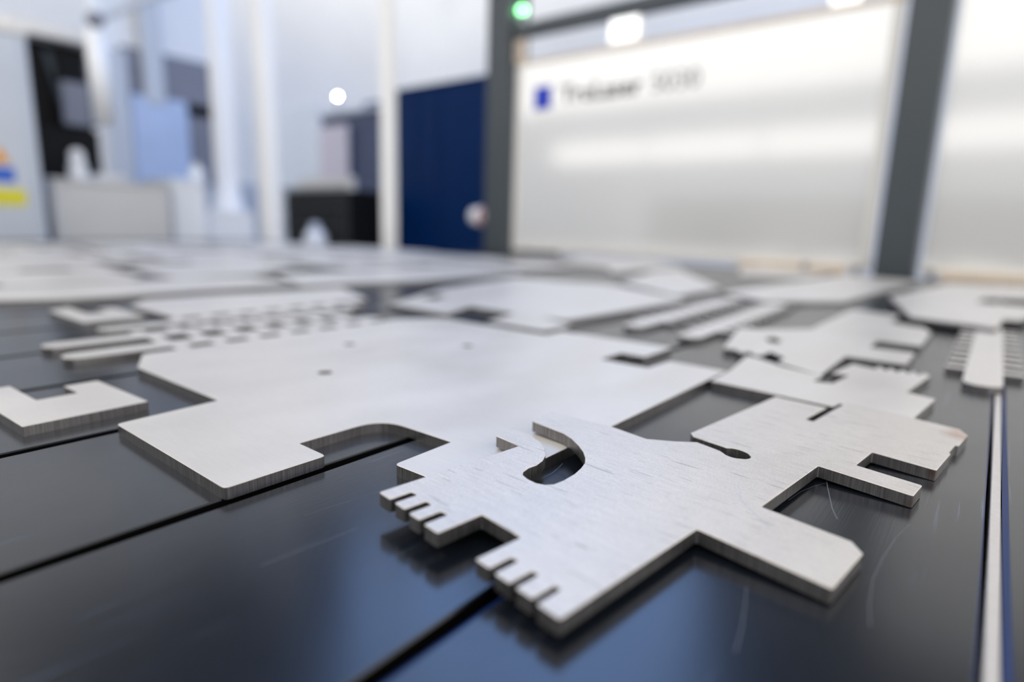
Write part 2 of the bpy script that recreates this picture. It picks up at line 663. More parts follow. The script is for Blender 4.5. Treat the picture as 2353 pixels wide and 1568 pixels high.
for k in range(-3, 25):
    xr = X0 - PITCH_S * k - 0.0042
    xl = X0 - PITCH_S * (k + 1) + 0.0030
    y1 = 2.86 if xl > -2.55 else 2.40
    if k == -1:
        xl += 0.0012
    v, f, ix = slat_mesh(xl, xr, YN, y1)
    if k == 0:
        ix[5] = 1
    mesh_obj('slat', v, f, ['slat', 'blue_edge', 'tray'], tb, idx=ix)
box_obj('tray', (-4.42, YN, -0.10), (0.55, 2.40, -0.06), 'tray', tb, 0)
box_obj('end_tray', (-2.5, 2.40, -0.10), (0.55, 2.86, -0.06), 'tray', tb, 0)
box_obj('side_rail', (-4.47, YN, -0.16), (-4.425, 2.40, -0.004), 'anthracite', tb)
box_obj('side_rail', (0.55, YN, -0.16), (0.60, 2.86, -0.004), 'anthracite', tb)
box_obj('end_rail', (-4.47, 2.405, -0.16), (-2.52, 2.44, -0.012), 'anthracite', tb)
box_obj('end_rail', (-2.50, 2.865, -0.16), (0.60, 2.89, -0.012), 'anthracite', tb)
for x in (-4.3, -2.6, -0.9, 0.45):
    for y in (-0.3, 2.2):
        box_obj('leg', (x - 0.04, y - 0.04, -0.90), (x + 0.04, y + 0.04, -0.10), 'anthracite', tb)
# the bright bar that shows in the joint on the right
box_obj('joint_bar', (X0 - 0.0018, YN, -0.06), (X0 + 0.0036, 2.84, -0.0010), 'strip', tb, 0.0006)

# ================================================================== cut parts
TH_A = math.radians(83.4)
PL_A = plane3(at(1306, 1029, 2 * T), at(1411, 981, 2 * T), at(2150, 1080, T + 0.0001))


def zA(x, y):
    return PL_A[0] * x + PL_A[1] * y + PL_A[2] + 0.0002


A = [(875, 1134), (895.7, 1149), (945, 1131.3), (958, 1137), (909, 1157), (928.4, 1171.5), (979, 1153), (991.6, 1159.6),
     (941.8, 1181), (961, 1196), (1013, 1176), (1028, 1182.6), (976, 1206.4), (1005.8, 1227), (1107, 1182.6), (1194.7, 1235),
     (1095.8, 1286.3), (1123, 1308), (1174.5, 1281.3), (1189.4, 1288), (1140.5, 1319.5), (1169.5, 1342), (1222.6, 1313),
     (1237.5, 1319.5), (1187.8, 1352.6), (1222.6, 1377.5), (1274, 1346), (1289.7, 1353.5), (1238, 1387.5), (1285, 1428),
     (1602.4, 1214), (1909, 1357), (1984, 1273.6), (1957, 1247), (1749, 1163.75), (1882, 1071.5), (2098, 1141),
     (2118, 1118.6), (1967.3, 1067.6), (2006.4, 1039.5), (2150, 1082), (2185, 1044.6), (2180.7, 1039.5), (2195, 1024),
     (2204.5, 1026), (2222, 1001), (2205, 988), (2105, 963), (1951.3, 926.1), (1863, 968), (1853, 965), (1898, 937),
     (1803, 917), (1783, 911), (1588, 996), (1593, 1004.5), (1660, 1026.5),
     # round end of the key slot
     (1668.6, 1030), (1682, 1030.5), (1695, 1033), (1707, 1037), (1718, 1042), (1726, 1050.4), (1722, 1054.5), (1712.6, 1056),
     (1691.5, 1054), (1679, 1051), (1668.6, 1046.6), (1655, 1037),
     (1601.6, 1017), (1550, 1015), (1484, 1010), (1411.6, 982.4), (1265, 946), (1223, 968.5),
     # J-shaped opening
     (1294.5, 996.5), (1313, 1008.4), (1330, 1025.4), (1340, 1039), (1344.6, 1052.6), (1343.8, 1064.5), (1335, 1076.4),
     (1320, 1090), (1294.5, 1105), (1272, 1114), (1252, 1115), (1231.6, 1111), (1213, 1102), (1201, 1091.7), (1202.7, 1085),
     (1214.6, 1076.4), (1233.3, 1069.6), (1247, 1059.4), (1253.7, 1047.5), (1252, 1032), (1241.8, 1017), (1221.4, 1003.3),
     (1192.5, 991.4), (1175.5, 988), (1158, 990.5), (1140.5, 1002.5), (1188.3, 1024.4)]
PA = px_plane(A, PL_A)
squared = rectify(PA, TH_A, 9)
i0, i1, i2 = A.index((1593, 1004.5)), A.index((1484, 1010)), A.index((1294.5, 996.5))
curve = set(range(i0, i1)) | set(range(i2, len(A) - 2))
PA = [PA[i] if i in curve else squared[i] for i in range(len(PA))]
sheet('comb_plate', PA, zA, 'scratched steel plate with two toothed combs and a J-shaped opening, tilted on its neighbour',
      'metal plate', top='steel_worn', r0=0.0013)

# B: the big flat plate (squared to the slats)
Bp = [(-0.505, 0.1600), (-0.5115, 0.2406), (-0.6830, 0.2406), (-0.7480, 0.2700), (-0.7500, 0.6600), (-0.7080, 0.7150),
      (-0.5000, 0.7150), (-0.5000, 0.7590), (-0.3265, 0.7625), (-0.3260, 0.6810), (-0.3585, 0.6810), (-0.3590, 0.6290), (-0.2960, 0.6290),
      (-0.2930, 0.6800), (-0.2240, 0.6790), (-0.2240, 0.2490), (-0.2915, 0.2490), (-0.2930, 0.3040), (-0.3700, 0.3040),
      (-0.3700, 0.2290), (-0.3365, 0.2280), (-0.3365, 0.1585)]
hB = [circle(tuple(at(*q, T).xy), r) for q, r in (((747, 856), 0.0075), ((803, 791), 0.0075), ((1074, 794.5), 0.0075))]
sheet('base_plate', Bp, T, 'largest flat steel plate in the middle with three small holes and a rounded cut-out',
      'metal plate', holes=hB, rad={0: 0.004, 3: 0.012, 4: 0.03, 5: 0.03, 16: 0.004, 18: 0.027, 20: 0.004, 21: 0.004, 2: 0.006})

# D: U-shaped bracket at the left edge
Dp = [(47, 982), (335, 923), (229.6, 874), (150.5, 886.6), (173.5, 903), (84, 921), (23, 886.6), (-70, 903), (-30, 930)]
PD = rectify(px_flat(Dp), math.radians(92.5), 16)
sheet('bracket_plate', PD, T, 'thick U-shaped steel bracket cut off by the left picture edge', 'metal plate', r0=0.0008)

# K and J: plates behind the comb plate, each propped up on the next
def uv(u, v_):                    # the comb plate's own axes -> table
    return (math.sin(TH_A) * u + math.cos(TH_A) * v_, -math.cos(TH_A) * u + math.sin(TH_A) * v_)


K = [(2149.5, 917.4), (2084.8, 901.8), (2136, 864), (2122, 857), (2112, 863), (2098, 853),
     (2088, 859), (2072, 849), (2062, 856), (2046, 845), (2037, 852), (2020, 841), (2011, 848), (1958, 836), (1912, 858),
     (1948, 862), (1916, 882), (1866, 876), (1893, 865), (1795, 841), (1745, 824), (1716, 817)]
PK = px_flat(K)
sq = rectify(PK, TH_A, 10)
PK = [sq[i] if not 2 < i < 13 else PK[i] for i in range(len(PK))]
PK = [uv(-0.2905, 0.593), uv(-0.1690, 0.593), uv(-0.1690, 0.6095), uv(-0.1095, 0.6095)] + PK + [(-0.2225, 0.690)]
PK = [(max(x, -0.2222) if y < 0.70 else x, y) for x, y in PK]
zK = T

sheet('notched_plate', PK, zK, 'steel plate with a nibbled back edge tucked behind the tilted comb plate', 'metal plate', r0=0.001)

zJ = T
J = [(1662, 800), (1690, 803), (1702, 811), (1722, 808), (1738, 818), (1757, 814), (1770, 808), (1800, 822), (1790, 833),
     (1882, 862), (1946, 819), (2086, 838), (2099, 812), (2003, 798), (2011, 783), (2117, 795), (2140, 764), (2122, 753),
     (2058, 742), (2058, 724), (1968, 712), (1893, 728), (1893, 744), (1873, 757), (1755, 757), (1698, 752)]
PJ = px_flat(J)
hJ = [px_flat([(1759, 777), (1778, 775), (1797, 784), (1786, 789), (1766, 785)])]
sheet('fingered_plate', rectify(PJ, math.radians(90), 12), zJ, 'steel plate with two blunt fingers pointing right towards the joint bar',
      'metal plate', holes=hJ, r0=0.001)

# H: big plate behind the largest one
Hp = [(894, 698), (1026, 721.5), (1091, 703), (1173, 721.5), (1125, 737), (1244, 761), (1314, 748), (1232, 728.5), (1346, 741),
      (1552, 686), (1412, 655), (1265, 645), (1186, 637), (1016, 663)]
hH = [px_flat([(965, 683), (1000, 688), (1030, 681), (1000, 676)])]
sheet('cornered_plate', rectify(px_flat(Hp), math.radians(87), 14), T,
      'blurred steel plate with a square notch and short finger behind the largest plate', 'metal plate', holes=hH, rad={8: 0.02})
# F: U bracket further back on the left
Fp = [(122, 713), (184, 744), (322, 727), (270, 706), (225, 710), (243, 717), (200, 722), (160, 706)]
sheet('bracket_plate', rectify(px_flat(Fp), math.radians(90), 25), T,
      'small blurred U-shaped bracket behind the comb bars on the left', 'metal plate')
Gp = [(404, 728), (868, 691), (780, 660), (640, 672), (520, 676), (330, 688), (292, 703)]
sheet('broad_plate', [(min(x, -0.986), y) for x, y in rectify(px_flat(Gp), math.radians(90), 16)], T,
      'broad blurred plate just behind the three comb bars', 'metal plate')
Np = [(690, 656), (1012, 648), (1190, 624), (1110, 610), (870, 616), (640, 632)]
sheet('broad_plate', rectify(px_flat(Np), math.radians(90), 20), T,
      'pale plate behind the broad plate, in line with the dark gate post', 'metal plate')
Op = [(1425, 648), (1545, 679), (1668, 664), (1605, 640), (1565, 618), (1500, 622)]
sheet('corner_plate', rectify(px_flat(Op), math.radians(88), 16), T,
      'blurred plate behind the two slim comb bars, below the lettered panel', 'metal plate')
Pp = [(1674, 674), (1752, 692), (1972, 697), (2060, 672), (2060, 655), (2085, 645), (1960, 632), (1820, 640)]
sheet('corner_plate', rectify(px_flat(Pp), math.radians(86), 14), T,
      'blurred plate in front of the right gate post foot', 'metal plate')
Qp = [(2042, 688), (2092, 739), (2288, 766), (2304, 744), (2343, 747), (2400, 716), (2240, 703), (2262, 692), (2420, 697), (2400, 668), (2180, 658)]
sheet('clawed_plate', px_flat(Qp), T + 0.0085, 'blurred clawed plate lying over the comb bar at the right picture edge', 'metal plate', r0=0.004)
Rp = [(1420, 628), (1560, 612), (1500, 598), (1330, 590), (1290, 604), (1400, 616)]
sheet('corner_plate', rectify(px_flat(Rp), math.radians(88), 14), T, 'farthest pale plate under the left end of the lettered panel', 'metal plate')
Sp = [(1700, 634), (1860, 640), (1900, 628), (1760, 612), (1690, 616)]
sheet('corner_plate', rectify(px_flat(Sp), math.radians(88), 14), T, 'pale sliver of plate under the right end of the lettered panel', 'metal plate')


def comb_outline(nt, handle, w=0.018, tl=0.020, period=0.046, tw=0.017):
    L = handle + nt * period
    R = [(w, 0.016), (w, handle)]
    for k in range(nt):
        y = handle + k * period
        R += [(w, y), (w + tl, y), (w + tl, y + tw), (w, y + tw)]
    R += [(w * 0.9, L), (w * 0.5, L + 0.01)]
    right = []
    for p in R:
        if not right or right[-1] != p:
            right.append(p)
    arc = [(-w + 0.0, 0.016), (-w * 0.8, 0.006), (-w * 0.35, 0.0), (w * 0.35, 0.0), (w * 0.8, 0.006)]
    left = [(-x, y) for x, y in right[::-1]]
    return arc + right + left[:-1]


def comb_bar(nt, handle):
    Q = comb_outline(nt, handle)
    v, f, i = sheet_mesh(fillet(Q, 0.002), [], lambda x, y: T, T)
    return mesh_obj('comb_bar', v, f, ['steel', 'cut'], idx=i, origin=(0, 0, 0))


short = comb_bar(7, 0.105)
long_ = comb_bar(10, 0.09)
bars = [(short, -0.787, 0.204, 0, 'short toothed comb bar nearest the largest plate, front of three'),
        (short, -0.8655, 0.206, 0, 'short toothed comb bar in the middle of the three on the left'),
        (short, -0.9440, 0.288, 0, 'short toothed comb bar farthest of the three on the left'),
        (long_, -0.450, 0.880, 2, 'long slim comb bar beside the cornered plate, left one of a pair'),
        (long_, -0.345, 0.855, 2, 'long slim comb bar next to the fingered plate, right one of a pair'),
        (long_, 0.0055, 0.815, 0, 'long toothed comb bar lying across the joint bar at far right')]
seen = set()
for src, x, y, rz, lab in bars:
    o = src if src not in seen else src.copy()
    if src in seen:
        COL.objects.link(o)
    seen.add(src)
    o.location = (x, y, 0.0)
    o.rotation_euler = (0, 0, math.radians(rz))
    tag(o, lab, 'comb bar', 'toothed comb bars on the table')

# the far left of the table: plates too blurred to tell apart
random.seed(11)
shapes = [
    [(0, 0), (1, 0), (1, 1), (0, 1)],
    [(0, 0), (1, 0), (1, .6), (.6, .6), (.6, 1), (0, 1)],
    [(0, 0), (.35, 0), (.35, .4), (.65, .4), (.65, 0), (1, 0), (1, 1), (0, 1)],
    [(0, .2), (.2, 0), (1, 0), (1, .8), (.8, 1), (0, 1)],
    [(0, 0), (1, 0), (1, .35), (.8, .35), (.8, .65), (1, .65), (1, 1), (0, 1)]]
cx = -1.30
col_i = 0
while cx > -3.75:
    wx = random.uniform(0.22, 0.40)
    ymin = 0.26 + 0.02 * (-cx - 1.3)
    y = ymin + random.uniform(0, 0.10)
    if col_i == 0:
        y = 0.24
    ytop = 2.30
    while y < ytop - 0.25:
        wy = random.uniform(0.28, 0.62)
        x0, x1, y0, y1_ = cx - wx, cx - 0.02, y, min(y + wy, ytop)
        # leave the places of the hand-traced plates free
        if not (x1 > -1.42 and y1_ > 1.02 and y0 < 1.75):
            S = random.choice(shapes)
            if random.random() < .5:
                S = [(1 - a, b) for a, b in S][::-1]
            Q = [(x0 + a * (x1 - x0), y0 + b * (y1_ - y0)) for a, b in S]
            sheet('cut_plate', Q, T, 'flat cut plate among the blurred ones at the far left of the table', 'metal plate',
                  group='blurred plates at the far left of the table', r0=0.003)
        y += wy + random.uniform(0.02, 0.06)
    cx -= wx
    col_i += 1

# ================================================================== gate with the lettered panel
YP = 2.93
zt = 2.4
gate = empty('gate_frame', (-1.4, 2.97, -0.9), 'anthracite metal gate frame around the white lettered panel', 'frame')
xl = on_y(1165, 575, YP).x
xr0, xr1 = on_y(2006, 629, YP).x, on_y(2101, 629, YP).x
box_obj('post', (xl - 0.17, YP - 0.03, -0.9), (xl, YP + 0.16, zt), 'anthracite', gate, 0.006)
box_obj('post', (xr0, YP - 0.03, -0.9), (xr1, YP + 0.14, zt), 'anthracite', gate, 0.006)
box_obj('beam', (xl, YP, 1.215), (xr0, YP + 0.06, 1.29), 'anthracite', gate, 0.006)

pan = empty('sliding_panel', (-1.38, YP + 0.03, 0.012), 'large glossy white panel with blue square logo and dark lettering', 'panel')
box_obj('sheet', (xl + 0.035, YP + 0.015, 0.05), (xr0 - 0.02, YP + 0.04, 1.065), 'panel', pan, 0.003)
box_obj('bottom_trim', (xl + 0.032, YP + 0.008, 0.014), (xr0 - 0.018, YP + 0.047, 0.052), 'panel_edge', pan, 0.003)
box_obj('side_trim', (xr0 - 0.055, YP + 0.006, 0.053), (xr0 - 0.019, YP + 0.014, 1.06), 'panel_edge', pan, 0.002)
box_obj('side_trim', (xl + 0.034, YP + 0.006, 0.053), (xl + 0.060, YP + 0.014, 1.06), 'panel_edge', pan, 0.002)
box_obj('top_trim', (xl + 0.032, YP + 0.008, 1.066), (xr0 - 0.018, YP + 0.047, 1.085), 'warm', pan, 0.003)
a, b = on_y(1226, 196, YP), on_y(1262, 244, YP)
box_obj('logo', (a.x, YP + 0.011, b.z - 0.01), (b.x, YP + 0.0145, a.z - 0.01), 'blue', pan, 0.0005)


def text(name, s, loc, size, m, parent, sx=1.0, offs=0.0, rot=(math.pi / 2, 0, 0)):
    cu = bpy.data.curves.new(name, 'FONT')
    cu.body = s
    cu.size = size
    cu.extrude = 0.001
    cu.offset = offs
    tmp = bpy.data.objects.new(name + '_tmp', cu)
    COL.objects.link(tmp)
    dg = bpy.context.evaluated_depsgraph_get()
    me = bpy.data.meshes.new_from_object(tmp.evaluated_get(dg))
    bpy.data.objects.remove(tmp)
    me.materials.clear()
    me.materials.append(M[m])
    o = bpy.data.objects.new(name, me)
    COL.objects.link(o)
    o.rotation_euler = rot
    o.scale = (sx, 1, 1)
    o.parent = parent
    o.location = Vector(loc) - parent.location
    return o


p0, p1, p2, p3 = on_y(1285, 236, YP), on_y(1472, 215, YP), on_y(1492, 210, YP), on_y(1602, 190, YP)
tx = text('lettering', 'TruLaser', (p0.x, YP + 0.0135, 0.835), 0.125, 'ink', pan, 1.0, 0.002)
bpy.context.view_layer.update()
tx.scale.x = (p1.x - p0.x) / max(tx.dimensions.x, 1e-3)
tx = text('lettering', '5030', (p2.x, YP + 0.0135, 0.835), 0.125, 'ink_grey', pan, 1.0, -0.0005)
bpy.context.view_layer.update()
tx.scale.x = (p3.x - p2.x) / max(tx.dimensions.x, 1e-3)

pan2 = empty('sliding_panel', (0.4, YP + 0.03, 0.012), 'plain white panel right of the right gate post', 'panel')
box_obj('sheet', (xr1 + 0.02, YP + 0.015, 0.05), (0.95, YP + 0.04, 1.6), 'panel', pan2, 0.003)
box_obj('bottom_trim', (xr1 + 0.018, YP + 0.008, 0.014), (0.95, YP + 0.047, 0.052), 'panel_edge', pan2, 0.003)
sill = empty('guide_rail', (-0.6, YP - 0.03, -0.9), 'warm cream guide rail with dark stops along the panel foot', 'rail')
box_obj('rail_base', (xl + .002, YP - 0.035, -0.9), (xr0 - .002, YP + 0.05, -0.012), 'rail', sill, 0.002)
box_obj('rail_base', (xr1 + .002, YP - 0.035, -0.9), (0.95, YP + 0.05, -0.012), 'rail', sill, 0.002)
for x0, x1 in ((-0.95, -0.50), (-0.17, 0.55)):
    box_obj('cream_strip', (x0, YP - 0.03, -0.012), (x1, YP + 0.004, 0.028), 'warm', sill, 0.003)
for x in (-0.66, -0.46, -0.20):
    box_obj('stop', (x - 0.012, YP - 0.036, -0.012), (x + 0.012, YP + 0.004, 0.036), 'rail', sill, 0.003)

# lamps and fittings around the gate
s = empty('signal_light', (0, 0, 0), 'small round green signal light above the gate beam', 'light')
g = on_y(1196, 22, YP + 0.03)
g.x = max(g.x, xl + 0.03)
s.location = (g.x, YP + 0.05, 1.29)
box_obj('stem', (g.x - 0.012, YP + 0.035, 1.292), (g.x + 0.012, YP + 0.06, g.z - 0.015), 'lightgrey', s, 0.002)
MB().ball((g.x, YP + 0.045, g.z), 0.024).build('lens', 'led_green', s, True)
g = on_y(1436, 72, YP + 0.02)
s = empty('work_light', (g.x, YP + 0.02, 1.086), 'bright white boxy light on top of the lettered panel', 'light')
box_obj('housing', (g.x - 0.085, YP + 0.012, 1.087), (g.x + 0.085, YP + 0.05, 1.212), 'white', s, 0.004)
box_obj('diffuser', (g.x - 0.078, YP + 0.004, 1.10), (g.x + 0.078, YP + 0.0115, 1.205), 'lamp_white', s, 0.002)
g = on_y(1945, 2, YP + 0.02)
s = empty('work_light', (g.x, YP + 0.02, 1.086), 'second white light above the right end of the lettered panel', 'light')
box_obj('housing', (g.x - 0.06, YP + 0.012, 1.087), (g.x + 0.06, YP + 0.05, 1.212), 'white', s, 0.004)
box_obj('diffuser', (g.x - 0.055, YP + 0.004, 1.088), (g.x + 0.055, YP + 0.0115, 1.205), 'lamp_white', s, 0.002)
g = on_y(1196, 120, YP + 0.02)
s = empty('panel_bracket', (g.x, YP + 0.02, 1.086), 'small cream bracket at the top left panel corner', 'bracket')
box_obj('plate', (g.x - 0.035, YP + 0.012, 1.087), (g.x + 0.035, YP + 0.03, 1.205), 'warm', s, 0.003)
box_obj('bolt', (g.x - 0.012, YP + 0.004, 1.13), (g.x + 0.012, YP + 0.0115, 1.16), 'rail', s, 0.003)
g = on_y(1056, 497, YP - 0.03)
s = empty('push_button', (xl - 0.17, YP, g.z), 'white round push button with a red rim on the dark gate post', 'switch')
yb = YP + 0.02
MB().tube((xl - 0.169, yb, g.z), (xl - 0.19, yb, g.z), 0.05, 20).build('base', 'lightgrey', s)
MB().tube((xl - 0.19, yb, g.z), (xl - 0.205, yb, g.z), 0.062, 20).build('rim', 'red', s)
MB().tube((xl - 0.205, yb - 0.03, g.z), (xl - 0.27, yb - 0.03, g.z), 0.062, 20, 0.05).build('knob', 'white', s, True)

# ================================================================== left background
def post(x_px, y_px, w, top, Y=None, X=None, label='', name='fence_post'):
    g_ = on_y(x_px, y_px, Y) if Y else on_x(x_px, y_px, X)
    e = empty(name, (g_.x, g_.y, -0.9), label, 'post')
    box_obj('shaft', (g_.x - w / 2, g_.y - w / 2, -0.888), (g_.x + w / 2, g_.y + w / 2, top), 'post_white', e, w * 0.12)
    box_obj('foot_plate', (g_.x - w, g_.y - w, -0.9), (g_.x + w, g_.y + w, -0.888), 'post_white', e, 0.002)
    return g_


post(625, 545, 0.115, 3.2, Y=2.50, label='broad white post left of the black wire basket')
post(896, 560, 0.075, 3.2, Y=2.49, label='white post in front of the navy blue container')
# post with the flared foot
g = on_x(526, 485, -5.3)
e = empty('fence_post', (g.x, g.y, g.z), 'white post with a flared foot standing on a white box', 'post')
g2 = on_x(507, 0, -5.3)
MB().box((g.x - .055, g.y - .075, g.z + .16), (g.x + .055, g.y + .075, 3.2), 0.008).build('shaft', 'post_white', e)
MB().lathe(g, [(0.13, 0), (0.13, 0.02), (0.105, 0.16)], 8).build('flared_foot', 'post_white', e)
# white boxes beneath it
zb = g.z
bx = empty('white_box', (-5.3, g.y + 0.1, -0.9), 'white box carrying the flared white post', 'box')
p, q = on_x(480, 520, -5.1), on_x(585, 520, -5.1)
box_obj('body', (-5.6, p.y, -0.9), (-5.1, q.y, zb - 0.012), 'white', bx, 0.01)
box_obj('lid', (-5.61, p.y - .01, zb - 0.012), (-5.09, q.y + .01, zb), 'post_white', bx, 0.004)
p, q = on_x(402, 520, -5.0), on_x(478, 520, -5.0)
z1 = on_x(440, 412, -5.0).z
bx = empty('white_box', (-5.2, (p.y + q.y) / 2, -0.9), 'pale white box beside the beige cabinet', 'box')
box_obj('body', (-5.5, p.y, -0.9), (-5.0, q.y, z1 - 0.03), 'white', bx, 0.01)
box_obj('lid', (-5.51, p.y - .008, z1 - 0.03), (-4.99, q.y + .008, z1), 'iceblue', bx, 0.005)
# beige cabinet with things on top
p, q = on_x(128, 520, -4.95), on_x(396, 520, -4.95)
z1 = on_x(260, 417, -4.95).z
bx = empty('low_cabinet', (-5.2, (p.y + q.y) / 2, -0.9), 'low beige cabinet with rounded top left of the fence posts', 'cabinet')
box_obj('body', (-5.24, p.y, -0.9), (-4.95, q.y, z1 - 0.025), 'beige', bx, 0.012)
box_obj('top', (-5.245, p.y - .01, z1 - 0.025), (-4.94, q.y + .01, z1), 'beige', bx, 0.008)
zc = z1
p = on_x(181, 408, -5.05)
bt = empty('spray_bottle', (-5.05, p.y, zc), 'white bottle standing on the beige cabinet', 'bottle')
MB().lathe((-5.05, p.y, zc), [(0.05, 0), (0.055, 0.015), (0.055, 0.10), (0.042, 0.125), (0.042, 0.14)], 20).build('body', 'white', bt, True)
MB().lathe((-5.05, p.y, zc + 0.14), [(0.044, 0), (0.046, 0.01), (0.04, 0.045), (0.02, 0.065)], 20).build('cap', 'post_white', bt, True)
p, q = on_x(205, 408, -5.1), on_x(275, 408, -5.1)
ty = empty('shallow_tray', (-5.2, (p.y + q.y) / 2, zc), 'shallow grey tray beside the white bottle', 'tray')
box_obj('base', (-5.24, p.y + .02, zc), (-5.0, q.y, zc + 0.012), 'lightgrey', ty, 0.003)
box_obj('rim', (-5.02, p.y + .02, zc + 0.012), (-5.0, q.y, zc + 0.05), 'beige', ty, 0.004)
box_obj('rim', (-5.24, p.y + .02, zc + 0.012), (-5.22, q.y, zc + 0.05), 'beige', ty, 0.004)
p = on_x(452, 405, -5.2)
bt = empty('canister', (-5.2, p.y, z1 - 0.012), 'small pale canister between the white boxes', 'canister')
z2 = on_x(440, 412, -5.0).z
bt.location = (-5.2, p.y, z2)
MB().lathe((-5.2, p.y, z2), [(0.05, 0), (0.055, 0.02), (0.055, 0.08), (0.03, 0.11)], 16).build('body', 'white', bt, True)
MB().lathe((-5.2, p.y, z2 + 0.11), [(0.03, 0), (0.03, 0.03), (0.01, 0.035)], 16).build('cap', 'beige', bt, True)

# white control cabinet with stickers at the picture's left edge
XC = -4.75
p0, p1 = on_x(-140, 545, XC), on_x(112, 545, XC)
ztop = on_x(40, 78, XC).z
cb = empty('control_cabinet', (-5.2, (p0.y + p1.y) / 2, -0.9), 'tall pale cabinet with yellow sticker at the left edge', 'cabinet')
box_obj('body', (-5.6, p0.y, -0.9), (XC, p1.y, ztop), 'lightgrey', cb, 0.012)
box_obj('top_cover', (-5.62, p0.y - .01, ztop), (XC + .012, p1.y + .012, ztop + .045), 'panel_edge', cb, 0.006)
box_obj('door', (XC, p0.y + .03, -0.8), (XC + 0.014, p1.y - .05, ztop - 0.03), 'lightgrey', cb, 0.004)


def decal(m, x0, y0, x1, y1, X, parent, name='sticker', th=0.003):
    u, v = on_x(x0, y1, X), on_x(x1, y0, X)
    return box_obj(name, (X, u.y, u.z), (X + th, v.y, v.z), m, parent, 0.0004)


decal('yellow', -30, 436, 58, 470, XC + 0.0145, cb)
decal('signblue', -20, 386, 32, 416, XC + 0.0145, cb)
u, v = on_x(-25, 372, XC), on_x(20, 345, XC)
tri = [(XC + .0145, u.y, u.z), (XC + .0145, v.y, u.z), (XC + .0145, (u.y + v.y) / 2, v.z + .02)]
mesh_obj('sticker', tri + [(x + .003, y, z) for x, y, z in tri], [(0, 2, 1), (3, 4, 5), (0, 1, 4, 3), (1, 2, 5, 4), (2, 0, 3, 5)], 'orange', cb)

# dark machine opening
XM = -5.35
p0, p1 = on_x(84, 540, XM), on_x(250, 540, XM)
za, zb_ = on_x(150, 98, XM).z, on_x(180, 298, XM).z
mc = empty('dark_machine', (-5.6, (p0.y + p1.y) / 2, -0.9), 'black machine housing with slanted grey window beside the pale cabinet', 'machine')
box_obj('housing', (-5.9, p0.y, -0.9), (-5.45, p1.y, za), 'black', mc, 0.01)
box_obj('lower_front', (-5.45, p0.y + .01, -0.9), (-5.32, p1.y - .01, zb_), 'black', mc, 0.01)
box_obj('lintel', (-5.92, p0.y - .05, za), (-5.28, p1.y + .04, za + .09), 'panel_edge', mc, 0.01)
# slanted window pane (grey glass) in its frame
w0, w1 = on_x(112, 150, XM), on_x(212, 150, XM)
zlo, zhi = zb_ + .03, za - .06
v = [(-5.40, w0.y + .09, zlo), (-5.34, w1.y, zlo), (-5.44, w1.y, zhi), (-5.44, w0.y, zhi)]
pane = mesh_obj('window_pane', v + [(x - .01, y, z) for x, y, z in v],
                [(0, 1, 2, 3), (7, 6, 5, 4), (0, 4, 5, 1), (1, 5, 6, 2), (2, 6, 7, 3), (3, 7, 4, 0)], 'glassgrey', mc)
u, v = on_x(133, 185, -5.36), on_x(192, 118, -5.36)
box_obj('vent_cover', (-5.42, u.y, u.z), (-5.36, v.y, v.z), 'black', mc, 0.004)
u, v = on_x(140, 285, -5.35), on_x(200, 195, -5.35)
box_obj('lower_pane', (-5.38, u.y + .02, u.z), (-5.33, v.y, v.z), 'midgrey', mc, 0.01)

# white hanging tube on a jointed arm
XT = -4.85
u, v, w = on_x(238, 285, XT), on_x(213, 70, XT), on_x(206, 42, XT)
arm = empty('tool_arm', (XT, w.y, w.z), 'white hanging tube on a jointed grey arm in front of the black machine', 'arm')
MB().tube((XT, (u.y + v.y) / 2 + .01, u.z), (XT, (u.y + v.y) / 2 + .01, v.z), 0.062, 16).build('tube', 'white', arm, True)
MB().ball((XT, w.y + .03, w.z), 0.055).build('joint', 'midgrey', arm, True)
e1 = on_x(335, -2, XT)
e2 = on_x(520, -60, XT)
MB().tube((XT, w.y + .03, w.z), e1, 0.028, 10).tube(e1, e2, 0.028, 10).build('boom', 'lightgrey', arm)
MB().box((XT - .03, w.y - .0, w.z + .04), (XT + .03, w.y + .06, 3.0), 0.004).build('drop_rod', 'iceblue', arm)

# glazed booth behind
XB = -7.6
bo = empty('glazed_booth', (-7.6, on_x(380, 400, XB).y, -0.9), 'glazed booth with dark upper windows and a pale blue sheet', 'booth')


def bpanel(name, m, x0, y0, x1, y1, X, th=0.05):
    u_, v_ = on_x(x0, y1, X), on_x(x1, y0, X)
    return box_obj(name, (X - th, u_.y, u_.z), (X, v_.y, v_.z), m, bo, 0.006)


bpanel('window', 'midgrey', 288, 150, 495, 245, XB)
bpanel('window', 'midgrey', 425, 245, 485, 420, XB)
bpanel('pale_sheet', 'paleblue', 318, 236, 430, 420, XB + 0.06)
bpanel('corner_post', 'lightgrey', 258, 118, 288, 420, XB + 0.08, 0.12)
bpanel('mullion', 'lightgrey', 338, -60, 360, 236, XB + 0.08, 0.08)
bpanel('header', 'white', 236, -60, 520, 160, XB - 0.06, 0.1)
u, v = on_x(236, 545, XB - .2), on_x(600, 545, XB - .2)
box_obj('base_wall', (XB - .9, u.y, -0.9), (XB - .2, v.y, on_x(300, 400, XB).z), 'lightgrey', bo, 0.01)

# ice-blue sheet, mesh fence, papers, basket, container
YF = 5.2
p0, p1 = on_y(648, 400, 5.5), on_y(738, 400, 5.5)
sc = empty('blue_screen', ((p0.x + p1.x) / 2, 5.5, -0.9), 'plain ice-blue partition between the broad white post and wire fence', 'screen')
box_obj('sheet', (p0.x - .3, 5.5, -0.8), (p1.x, 5.54, on_y(700, 240, 5.5).z), 'iceblue', sc, 0.006)
box_obj('foot', (p0.x - .3, 5.42, -0.9), (p1.x, 5.62, -0.8), 'lightgrey', sc, 0.006)

